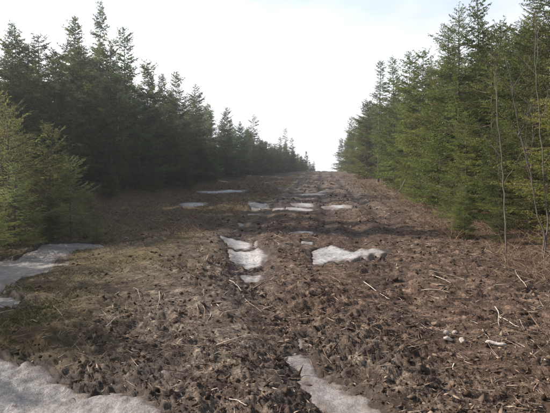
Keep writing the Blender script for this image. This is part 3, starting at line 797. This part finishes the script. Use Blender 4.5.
# ------------------------------------------------------------------ bare trees and branches
def bare_mesh(seed, stems, mat, twig=1.0, name='stem'):
    """stems: list of (points, base radius); adds fine twigs"""
    g = np.random.default_rng(seed)
    Vs, Ts, off = [], [], 0
    def add(P, r0, r1, sides):
        nonlocal off
        P = np.array(P, float)
        t = np.linspace(0, 1, max(6, 3 * len(P)))
        tp = np.linspace(0, 1, len(P))
        Q = np.stack([np.interp(t, tp, P[:, c]) for c in range(3)], -1)
        Q[1:-1] = (Q[:-2] + 2 * Q[1:-1] + Q[2:]) / 4
        Q[1:] += g.normal(0, .008, Q[1:].shape) * min(1, np.linalg.norm(Q[-1] - Q[0]))
        v, q = tubes(Q[None], (r0 + (r1 - r0) * t)[None], sides)
        Vs.append(v); Ts.append(q + off); off += len(v)
        return Q
    def grow(Q, r, depth):
        if depth == 0: return
        ln = np.linalg.norm(Q[-1] - Q[0])
        for _ in range(int((5 if depth == 2 else 4) * twig)):
            k = g.integers(len(Q) // 3, len(Q) - 1)
            d = unit(unit(Q[min(k + 1, len(Q) - 1)] - Q[k - 1]) * .9 + g.normal(0, .55, 3) + np.array([0, 0, .25]))
            l = ln * g.uniform(.14, .32)
            P = [Q[k], Q[k] + d * l * .5 + g.normal(0, .03, 3) * l, Q[k] + d * l + np.array([0, 0, .12 * l])]
            grow(add(P, r * .38, r * .12, 4), r * .38, depth - 1)
    for P, r in stems:
        Q = add(P, r, r * .28, 7)
        grow(Q, r, 2)
    return tri_mesh(name, np.concatenate(Vs), np.concatenate(Ts), mat, smooth=True)

def zg(x, y):
    return float(height(np.array([x]), np.array([y]))[0])

def bare_tree(name, loc, parts, label, category, mat, seed, twig=1.0, group=None):
    e = bpy.data.objects.new(name, None); col.objects.link(e)
    e.location = (loc[0], loc[1], zg(*loc) - .04)
    for k, (P, r) in enumerate(parts):
        link('stem', bare_mesh(seed + k, [(P, r)], mat, twig), e)
    return set_props(e, label, category, group)

bare_tree('bare_alder', (4.78, 9.85), [
    ([(0, 0, 0), (.06, 0, .45), (-.10, .05, .95), (-.17, .05, 1.5), (-.42, .1, 2.4), (-.5, .1, 3.0), (-.62, .2, 3.7)], .016),
    ([(.06, .03, 0), (.12, 0, .6), (.02, -.02, 1.3), (-.06, -.02, 2.3), (-.1, 0, 2.9), (-.14, .05, 3.7), (-.1, .1, 4.4)], .016),
    ([(-.40, .1, 2.25), (-.32, .05, 2.45), (-.22, 0, 2.75)], .010),
    ([(-.03, 0, 2.55), (.06, .04, 2.7), (.1, .06, 3.05)], .010),
], 'bare grey alder with two crooked stems at the right picture edge', 'tree', M['alder'], 101, 1.3)
bare_tree('bare_alder', (4.42, 10.5), [
    ([(0, 0, 0), (-.02, 0, .7), (-.05, .03, 1.3), (-.1, .02, 1.9), (-.2, 0, 2.6), (-.22, .05, 3.2)], .018),
], 'straight dark bare stem left of the two crooked grey alder stems', 'tree', M['bark'], 111)
bare_tree('bare_tree', (-7.4, 60), [
    ([(0, 0, 0), (.15, 0, 2.5), (-.1, 0, 5), (.1, 0, 8.4)], .07),
    ([(.1, 0, 2.5), (1.2, 0, 4.5), (1.7, 0, 6.5)], .05),
    ([(.05, .1, 1.5), (-1.0, .3, 4.0), (-1.1, .3, 6.2)], .045),
], 'greyish bare broadleaf tree among the spruces far along the left forest', 'tree', M['deadwood'], 121, 1.8)
bare_tree('bare_tree', (-3.2, 92), [
    ([(0, 0, 0), (.1, 0, 2), (.3, 0, 4), (.2, 0, 6)], .06),
    ([(0, 0, .6), (-.8, 0, 2.6), (-1.2, 0, 4.6)], .045),
    ([(0, 0, .6), (.9, 0, 2.4), (1.5, 0, 4.2)], .045),
], 'pale bare bush tree in front of the far spires near the crest', 'tree', M['deadwood'], 131, 1.8)
bare_tree('dead_trunk', (-9.6, 33.5), [
    ([(0, 0, 0), (.05, 0, 2.2), (.12, 0, 4.4), (.1, 0, 6.5)], .055),
], 'thin pale dead trunk standing in front of the tallest left spire', 'tree', M['deadwood'], 141, .8)
bare_tree('dead_trunk', (7.05, 24.0), [
    ([(0, 0, 0), (.02, 0, 1.4), (.05, 0, 3.0)], .045),
], 'pale dead trunk at the middle of the right forest edge', 'tree', M['deadwood'], 151, .8)
bare_tree('fallen_branch', (5.9, 27.5), [
    ([(-.55, 0, .25), (0, 0, .06), (.35, .1, .5), (.65, .2, 1.05)], .035),
    ([(-.7, 0, .35), (-.55, 0, .2), (-.2, -.1, .05)], .025),
], 'forked white branch leaning at the foot of the right forest', 'branch', M['stick'], 161, .5)

STICKS = [
 ([(1.33,8.24),(1.38,7.45),(1.44,6.92)], .010, 'w', 'long pale stick lying on bare mud in front of the tapering snow'),
 ([(2.4,8.36),(2.51,7.84)], .010, 'w', 'short pale stick, upper of two right of the long pale stick'),
 ([(2.0,7.51),(2.3,7.2)], .008, 'w', 'short pale stick, lower of two right of the long pale stick'),
 ([(3.73,8.52),(3.48,7.77),(3.33,7.26)], .014, 'w', 'pale bent stick near the foot of the bare grey stems'),
 ([(2.43,8.62),(2.75,8.1)], .011, 'b', 'brown stick above the two short pale ones at the right'),
 ([(2.58,6.42),(2.38,5.83),(2.22,5.4)], .009, 'w', 'upright arm of the forked white sticks above the white log'),
 ([(2.38,5.83),(2.40,5.61),(2.40,5.4)], .009, 'w', 'slanting arm of the forked white sticks above the white log'),
 ([(2.52,5.64),(2.43,5.34)], .008, 'w', 'tiny pale stick right of the forked white sticks'),
 ([(-0.65,7.77),(-0.53,7.32),(-0.43,6.92)], .011, 'w', 'pale stick just in front of the nearest centre rut snow patch'),
 ([(-0.36,6.61),(-0.27,6.42),(-0.15,6.24)], .010, 'b', 'brown stick continuing below the pale one in the centre rut'),
 ([(-0.18,13.82),(0.03,14.26),(0.43,15.76)], .022, 'b', 'thick pale brown branch on the shaded track behind the snow patches'),
 ([(-0.46,4.01),(-0.39,3.93)], .007, 'w', 'short pale twig at the bottom, left of the snow tongue'),
 ([(-0.32,3.87),(-0.19,3.69)], .008, 'w', 'pale twig at the very bottom, nearest to the snow tongue'),
 ([(-0.2,6.47),(-0.03,6.33)], .009, 'b', 'short brown twig lying across the rut above the muddy ice scrap'),
 ([(-1.48,6.98),(-1.36,6.51),(-1.33,6.11)], .009, 'w', 'curved pale root arching out of the mud left of centre'),
 ([(-0.9,6.92),(-0.86,6.56)], .007, 'w', 'short pale twig left of the centre rut'),
 ([(-0.9,6.28),(-0.8,5.72)], .008, 'b', 'left one of two parallel brown roots left of centre'),
 ([(-0.8,6.15),(-0.72,5.61)], .008, 'b', 'right one of two parallel brown roots left of centre'),
 ([(-0.68,5.83),(-0.69,5.57)], .007, 'w', 'small slanting pale twig right of the two parallel roots'),
 ([(-1.71,5.53),(-1.69,5.83),(-1.61,5.95)], .008, 'w', 'pale twig beside the mossy bank above the small snow lump'),
 ([(-1.88,7.26),(-1.75,7.03),(-1.62,6.56)], .009, 'b', 'brown root at the edge of the moss, left of the arching root'),
 ([(2.03,5.37),(1.95,4.98)], .007, 'w', 'thin pale twig just left of the white log end'),
 ([(0.86,8.21),(0.92,7.57)], .007, 'b', 'thin brown twig left of the long pale stick'),
]
def build_stick(pts, r, c, label, seed):
    g = np.random.default_rng(900 + seed)
    P = np.array(pts); n = 12
    t = np.linspace(0, 1, n); tp = np.linspace(0, 1, len(P))
    x = np.interp(t, tp, P[:, 0]); y = np.interp(t, tp, P[:, 1])
    x = x + .006 * np.sin(t * 7 + seed); y = y + .012 * np.sin(t * 5 + seed * 2)
    z = height(x, y)
    zl = np.linspace(max(z[0], z[:3].max()), max(z[-1], z[-3:].max()), n)
    r = r * .68
    z = .15 * z + .85 * zl + max(0, np.percentile(z - zl, 75)) * .85 + r + .015 * np.sin(t * np.pi) * (seed % 3)
    Q = np.stack([x, y, z], -1)
    c0 = Q.mean(0)
    rr = r * (1 - .55 * t) * (1 + .15 * np.sin(t * 23 + seed))
    v, q = tubes((Q - c0)[None], rr[None], 6)
    Vs, Ts, off = [v], [q], len(v)
    ln = np.linalg.norm(Q[-1] - Q[0])
    for k in range(2 if ln > .5 else 1):
        i = g.integers(3, n - 2); d = unit(unit(Q[i + 1] - Q[i]) + g.normal(0, .6, 3) + np.array([0, 0, .35]))
        B = np.stack([Q[i], Q[i] + d * ln * .08, Q[i] + d * ln * g.uniform(.13, .22)]) - c0
        v, q = tubes(B[None], np.array([[r * .5, r * .4, r * .2]]), 5)
        Vs.append(v); Ts.append(q + off); off += len(v)
    me = tri_mesh('stick', np.concatenate(Vs), np.concatenate(Ts), M['stick'] if c == 'w' else M['stick_brown'], smooth=True)
    set_props(link('stick', me, loc=tuple(c0)), label, 'stick', 'sticks and roots on the mud')
for i, s in enumerate(STICKS): build_stick(*s, i)

def ico(sub=2):
    import bmesh
    bm = bmesh.new(); bmesh.ops.create_icosphere(bm, subdivisions=sub, radius=1)
    V = np.array([v.co[:] for v in bm.verts]); T = np.array([[v.index for v in f.verts] for f in bm.faces]); bm.free()
    return V, T
ICO1, ICOT1 = ico(1); ICO2, ICOT2 = ico(2)

def stone(x, y, size, mat, label, name, category, seed, group=None, sink=.3, rot=0.0):
    g = np.random.default_rng(seed)
    V = ICO2.copy()
    for _ in range(14):                       # facet the lump with random planes
        n = unit(g.normal(size=3)); d = g.uniform(.42, .75)
        s = V @ n; V = V - np.maximum(s - d, 0)[:, None] * n * .97
    V = V * (1 + .06 * noise(V[:, 0] * 3 + seed, V[:, 1] * 3 + V[:, 2] * 2, 77))[:, None] * np.array(size)
    V = V * (1 + g.uniform(-.13, .13, (len(V), 1)))
    o = link(name, tri_mesh(name, V, ICOT2, mat), loc=(x, y, zg(x, y) + size[2] * (1 - 2 * sink) ))
    o.rotation_euler = (g.uniform(-.3, .3), g.uniform(-.3, .3), rot)
    return set_props(o, label, category, group)
SG = 'stones on the mud'
stone(1.64, 5.24, (.040, .040, .036), M['stone'], 'pale stone, upper left one of the cluster of four', 'stone', 'stone', 1, SG)
stone(1.735, 5.27, (.042, .036, .034), M['stone'], 'pale stone, upper right one of the cluster of four', 'stone', 'stone', 2, SG)
stone(1.59, 5.02, (.050, .042, .034), M['stone'], 'pale stone, lower left one of the cluster of four', 'stone', 'stone', 3, SG)
stone(1.70, 4.97, (.046, .040, .032), M['stone'], 'pale stone, lower right one of the cluster of four', 'stone', 'stone', 4, SG)
stone(1.65, 5.66, (.055, .045, .042), M['stone_brown'], 'rounded brown stone above the pale cluster', 'stone', 'stone', 5, SG)
stone(1.55, 5.43, (.040, .035, .030), M['stone_brown'], 'smaller brown stone touching the rounded brown one', 'stone', 'stone', 6, SG)
stone(-0.17, 7.03, (.075, .05, .035), M['stone_brown'], 'flat brown stone in the centre rut below the pale stick', 'stone', 'stone', 7, SG)
stone(-0.10, 6.42, (.09, .05, .035), M['stone_brown'], 'second flat brown stone in the centre rut, nearer than the first', 'stone', 'stone', 8, SG)
stone(0.12, 5.33, (.05, .035, .022), M['stone_brown'], 'small tan stone above the muddy ice scrap', 'stone', 'stone', 9, SG)
stone(0.17, 4.92, (.035, .02, .016), M['stone'], 'little white stone on the tip of the snow tongue', 'stone', 'stone', 10, SG)
stone(0.06, 5.12, (.05, .025, .018), M['stone_brown'], 'thin tan stone left of the snow tongue tip', 'stone', 'stone', 11, SG)

def white_log():
    P = np.array([(1.85, 4.83), (2.02, 4.74)]); n = 10
    t = np.linspace(0, 1, n)
    x = 1.86 + .16 * t; y = 4.84 - .08 * t + .01 * np.sin(t * 6)
    z = height(x, y).max() + .02 + .004 * np.sin(t * 8)
    r = .018 * (1 - .25 * t) * (1 + .08 * np.sin(t * 19)); r[0] = .002; r[1] = .017; r[-1] = .002
    Q = np.stack([x, y, z + 0 * t], -1); c = Q.mean(0)
    v, q = tubes((Q - c)[None], r[None], 9)
    e = link('log', tri_mesh('log', v, q, M['stone'], smooth=True), loc=tuple(c))
    set_props(e, 'short bleached white log lying on the mud at lower right', 'log')
white_log()

# ------------------------------------------------------------------ uncountable ground cover
def scatter(n, ymin, ymax, umin, umax, power=1.0, accept=None, g=rng):
    y = ymin * (ymax / ymin) ** (g.uniform(0, 1, n) ** power)
    px = g.uniform(-.62, .62, n)
    x = px * y + g.uniform(-.5, .5, n)
    u = x - .082 * y
    q = (u > umin) & (u < umax)
    x, y = x[q], y[q]
    if accept is not None:
        q = g.uniform(0, 1, len(x)) < accept(x, y); x, y = x[q], y[q]
    s = snow_sdf(x, y)
    q = s < .0
    edge = (s >= 0) & (g.uniform(0, 1, len(x)) < .04 + .25 * sst(.10, .0, s))
    q = q | edge
    return x[q], y[q]

OCT = np.array([(1, 0, 0), (0, 1, 0), (-1, 0, 0), (0, -1, 0), (0, 0, 1), (0, 0, -1)], float)
OCTT = np.array([(0, 1, 4), (1, 2, 4), (2, 3, 4), (3, 0, 4), (1, 0, 5), (2, 1, 5), (3, 2, 5), (0, 3, 5)])
def clods():
    x, y = scatter(96000, 3.0, 85, -9.5, 5.0, 1.12, lambda x, y: (.35 + .65 * np.maximum(sst(-3.6, -1.5, x - .082 * y), sst(10, 14, y))) * np.clip(.65 + .8 * noise(x * 1.6, y * 1.3, 66), .1, 1))
    n = len(x); g = rng
    size = (0.0035 + .020 * g.uniform(0, 1, n) ** 6) * np.clip(.7 + y * .07, .8, 4.5)
    z = height(x, y)
    V = OCT[None] * (1 + g.uniform(-.6, .8, (n, len(OCT), 1))) + g.normal(0, .25, (n, len(OCT), 3))
    sc = size[:, None] * g.uniform(.5, 1.7, (n, 3)); sc[:, 2] *= .7
    flake = g.uniform(0, 1, n) < .5                  # half of them are long fibrous flakes of peat and rotten wood
    sc[flake] *= np.array([2.6, .6, .5]); sc[flake] *= .8
    V = V * sc[:, None, :]
    tl = g.normal(0, .35, (n, 1))
    V[..., 2] += V[..., 0] * tl
    a = g.uniform(0, 6.3, n); ca, sa = np.cos(a)[:, None], np.sin(a)[:, None]
    V = np.stack([V[..., 0] * ca - V[..., 1] * sa, V[..., 0] * sa + V[..., 1] * ca, V[..., 2]], -1)
    V += np.stack([x, y, z + size * .15], -1)[:, None]
    T = OCTT[None] + (np.arange(n) * len(OCT))[:, None, None]
    tint = np.repeat(np.clip(g.normal(.36, .18, n) + .26 * flake, 0, 1), len(OCT))
    set_props(link('mud_clods', tri_mesh('mud_clods', V.reshape(-1, 3), T.reshape(-1, 3), M['clod'], {'tint': tint})), 'crumbly brown mud clods churned up all over the track', 'mud', kind='stuff')
clods()

def fibres(name, x, y, length, width, tint, rise, mat, label, category, bend=.5, seg=4, spread=1.0):
    """thin tapering curved strips of three sided section"""
    g = rng; n = len(x)
    z = height(x, y)
    a = g.uniform(0, 6.3, n)
    d = np.stack([np.cos(a) * spread, np.sin(a) * spread, rise], -1); d = unit(d)
    b = np.stack([-np.sin(a), np.cos(a), 0 * a], -1) * (g.normal(0, bend, n))[:, None]; b[:, 2] = -g.uniform(0, .6, n) * np.maximum(rise, .15) * bend
    t = np.linspace(0, 1, seg)
    P = np.stack([x, y, z - .004], -1)[:, None] + (d[:, None] * t[None, :, None] + b[:, None] * (t ** 2)[None, :, None]) * length[:, None, None]
    zz = P[:, :, 2]
    rad = width[:, None] * (1 - .75 * t)[None]
    v, q = tubes(P, rad, 3)
    tt = np.repeat(tint, seg * 3)
    set_props(link(name, tri_mesh(name, v, q, mat, {'tint': tt})), label, category, kind='stuff')

def litter():
    g = rng
    x, y = scatter(46000, 3.0, 34, -9.0, 4.6, 1.05, lambda x, y: np.clip(.6 + .9 * noise(x * 1.2, y * .9, 68), .08, 1))
    n = len(x); k = np.clip(.8 + .06 * y, .9, 2.2)
    fibres('root_litter', x, y, (.025 + .11 * g.uniform(0, 1, n) ** 2.4) * k, (.0018 + .0028 * g.uniform(0, 1, n) ** 2) * k, np.clip(g.normal(.56, .24, n), 0, 1), g.normal(.10, .22, n), M['litter'], 'fine pale roots and straw strewn over the mud', 'litter', seg=3)
    acc = lambda x, y: np.clip(.15 + 1.2 * noise(x * .9, y * .7, 67), 0, 1)
    x, y = scatter(7000, 3.2, 32, -4.5, 5.5, 1.0, acc); n = len(x); k = np.clip(.8 + .04 * y, .9, 2)
    fibres('twig_litter', x, y, (.08 + .30 * g.uniform(0, 1, n) ** 2) * k, (.0022 + .003 * g.uniform(0, 1, n) ** 2) * k, np.clip(g.normal(.55, .27, n), 0, 1), g.normal(.15, .2, n), M['litter'], 'thin tangled dead twigs half sunk in the mud', 'twigs', bend=.35, seg=5)
litter()

def grasses():
    g = rng
    acc = lambda x, y: np.clip(sst(-1.6, -3.4, x - .082 * y) * (.35 + .9 * noise(x * .9, y * .7, 60)), 0, 1)
    x, y = scatter(26000, 4.2, 34, -11, -1.2, 1.0, acc)
    n = len(x); k = np.clip(.7 + .05 * y, .9, 2.0)
    fibres('dead_grass', x, y, (.06 + .12 * g.uniform(0, 1, n)) * k ** .6, .0022 * k, np.clip(g.normal(.55, .25, n), 0, 1), g.uniform(.3, 1.6, n), M['grass'], 'tan dead grass on the left bank', 'grass', bend=.4)
    acc = lambda x, y: np.clip(sst(2.0, 3.6, x - .082 * y) * (.3 + .9 * noise(x * .8, y * .6, 61)), 0, 1)
    x, y = scatter(22000, 6.5, 60, 1.8, 8, 1.0, acc)
    n = len(x); k = np.clip(.7 + .05 * y, .9, 2.6)
    fibres('dead_grass', x, y, (.06 + .12 * g.uniform(0, 1, n)) * k ** .6, .0022 * k, np.clip(g.normal(.5, .25, n), 0, 1), g.uniform(.2, 1.2, n), M['grass'], 'straw coloured dead grass along the right forest foot', 'grass', bend=.5)
    # far grassy strip before the left forest
    acc = lambda x, y: np.clip(.35 + .9 * noise(x * .5, y * .2, 62), 0, 1)
    x, y = scatter(16000, 22, 95, -11, -2.5, 1.0, acc)
    n = len(x); k = np.clip(.7 + .05 * y, .9, 4)
    fibres('dead_grass', x, y, (.09 + .14 * g.uniform(0, 1, n)) * k ** .5, .0024 * k, np.clip(g.normal(.38, .22, n), 0, 1), g.uniform(.3, 1.6, n), M['grass'], 'yellowish grass strip before the left forest', 'grass', bend=.4)
    acc = lambda x, y: np.clip(sst(-1.9, -2.6, x) * (.25 + 1.2 * noise(x * 1.3, y * 1.6, 63)), 0, 1)
    x, y = scatter(46000, 4.1, 13.5, -5.2, -1.3, .9, acc)
    n = len(x)
    fibres('green_moss', x, y, .02 + .10 * g.uniform(0, 1, n) ** 2, np.full(n, .0034), np.clip(g.normal(.40, .25, n), 0, 1), g.uniform(.5, 2, n), M['moss'], 'green moss and heath on the left bank between the ice sheets', 'moss', bend=.3)
grasses()

def brush():
    g = rng
    def field(n, y0, y1, u0, u1, seed, thr):
        y = y0 * (y1 / y0) ** g.uniform(0, 1, n); u = g.uniform(u0, u1, n); x = u + .082 * y
        q = (noise(x * 1.1, y * .7, seed) + .5 * noise(x * 3, y * 2, seed + 1) > thr) & (snow_sdf(x, y) < -.1) & (np.abs(x / y) < .62)
        return x[q], y[q]
    for lab, args, tn in (('reddish brown dry undergrowth along the right forest foot', (24000, 7.5, 75, 2.9, 8.0, 71, .0), .51),
                      ('brown dry shrubs in the shade before the left forest', (26000, 12.5, 75, -12.5, -2.8, 74, .05), .42)):
        x, y = field(*args); n = len(x); k = np.clip(.6 + .05 * y, .8, 3)
        fibres('dry_undergrowth', x, y, (.14 + .6 * g.uniform(0, 1, n) ** 2) * (.85 if tn > .5 else .8), .0030 * k, np.clip(g.normal(tn, .3, n), 0, 1), g.uniform(.2, 2.0, n), M['brush'], lab, 'undergrowth', bend=.6, seg=4)
brush()

# ------------------------------------------------------------------ thin haze volume, added to stand in for lens glare
def haze():
    import bmesh
    m, nt, N, L, out = new_mat('glare_haze')
    v = N.new('ShaderNodeVolumePrincipled')
    v.inputs['Color'].default_value = (0.93, 0.96, 1.0, 1)
    v.inputs['Density'].default_value = 0.0011
    v.inputs['Anisotropy'].default_value = 0.65
    L.new(v.outputs[0], out.inputs['Volume'])
    x0, x1, y0, y1, z0, z1 = -960, 960, -960, 960, -26, 24
    V = [(x0, y0, z0), (x1, y0, z0), (x1, y1, z0), (x0, y1, z0), (x0, y0, z1), (x1, y0, z1), (x1, y1, z1), (x0, y1, z1)]
    T = [(3, 2, 1, 0), (4, 5, 6, 7), (0, 1, 5, 4), (1, 2, 6, 5), (2, 3, 7, 6), (3, 0, 4, 7)]
    set_props(link('haze', tri_mesh('haze', np.array(V), np.array(T), m)), 'thin added haze over the track standing in for lens glare', 'haze', kind='stuff')
haze()
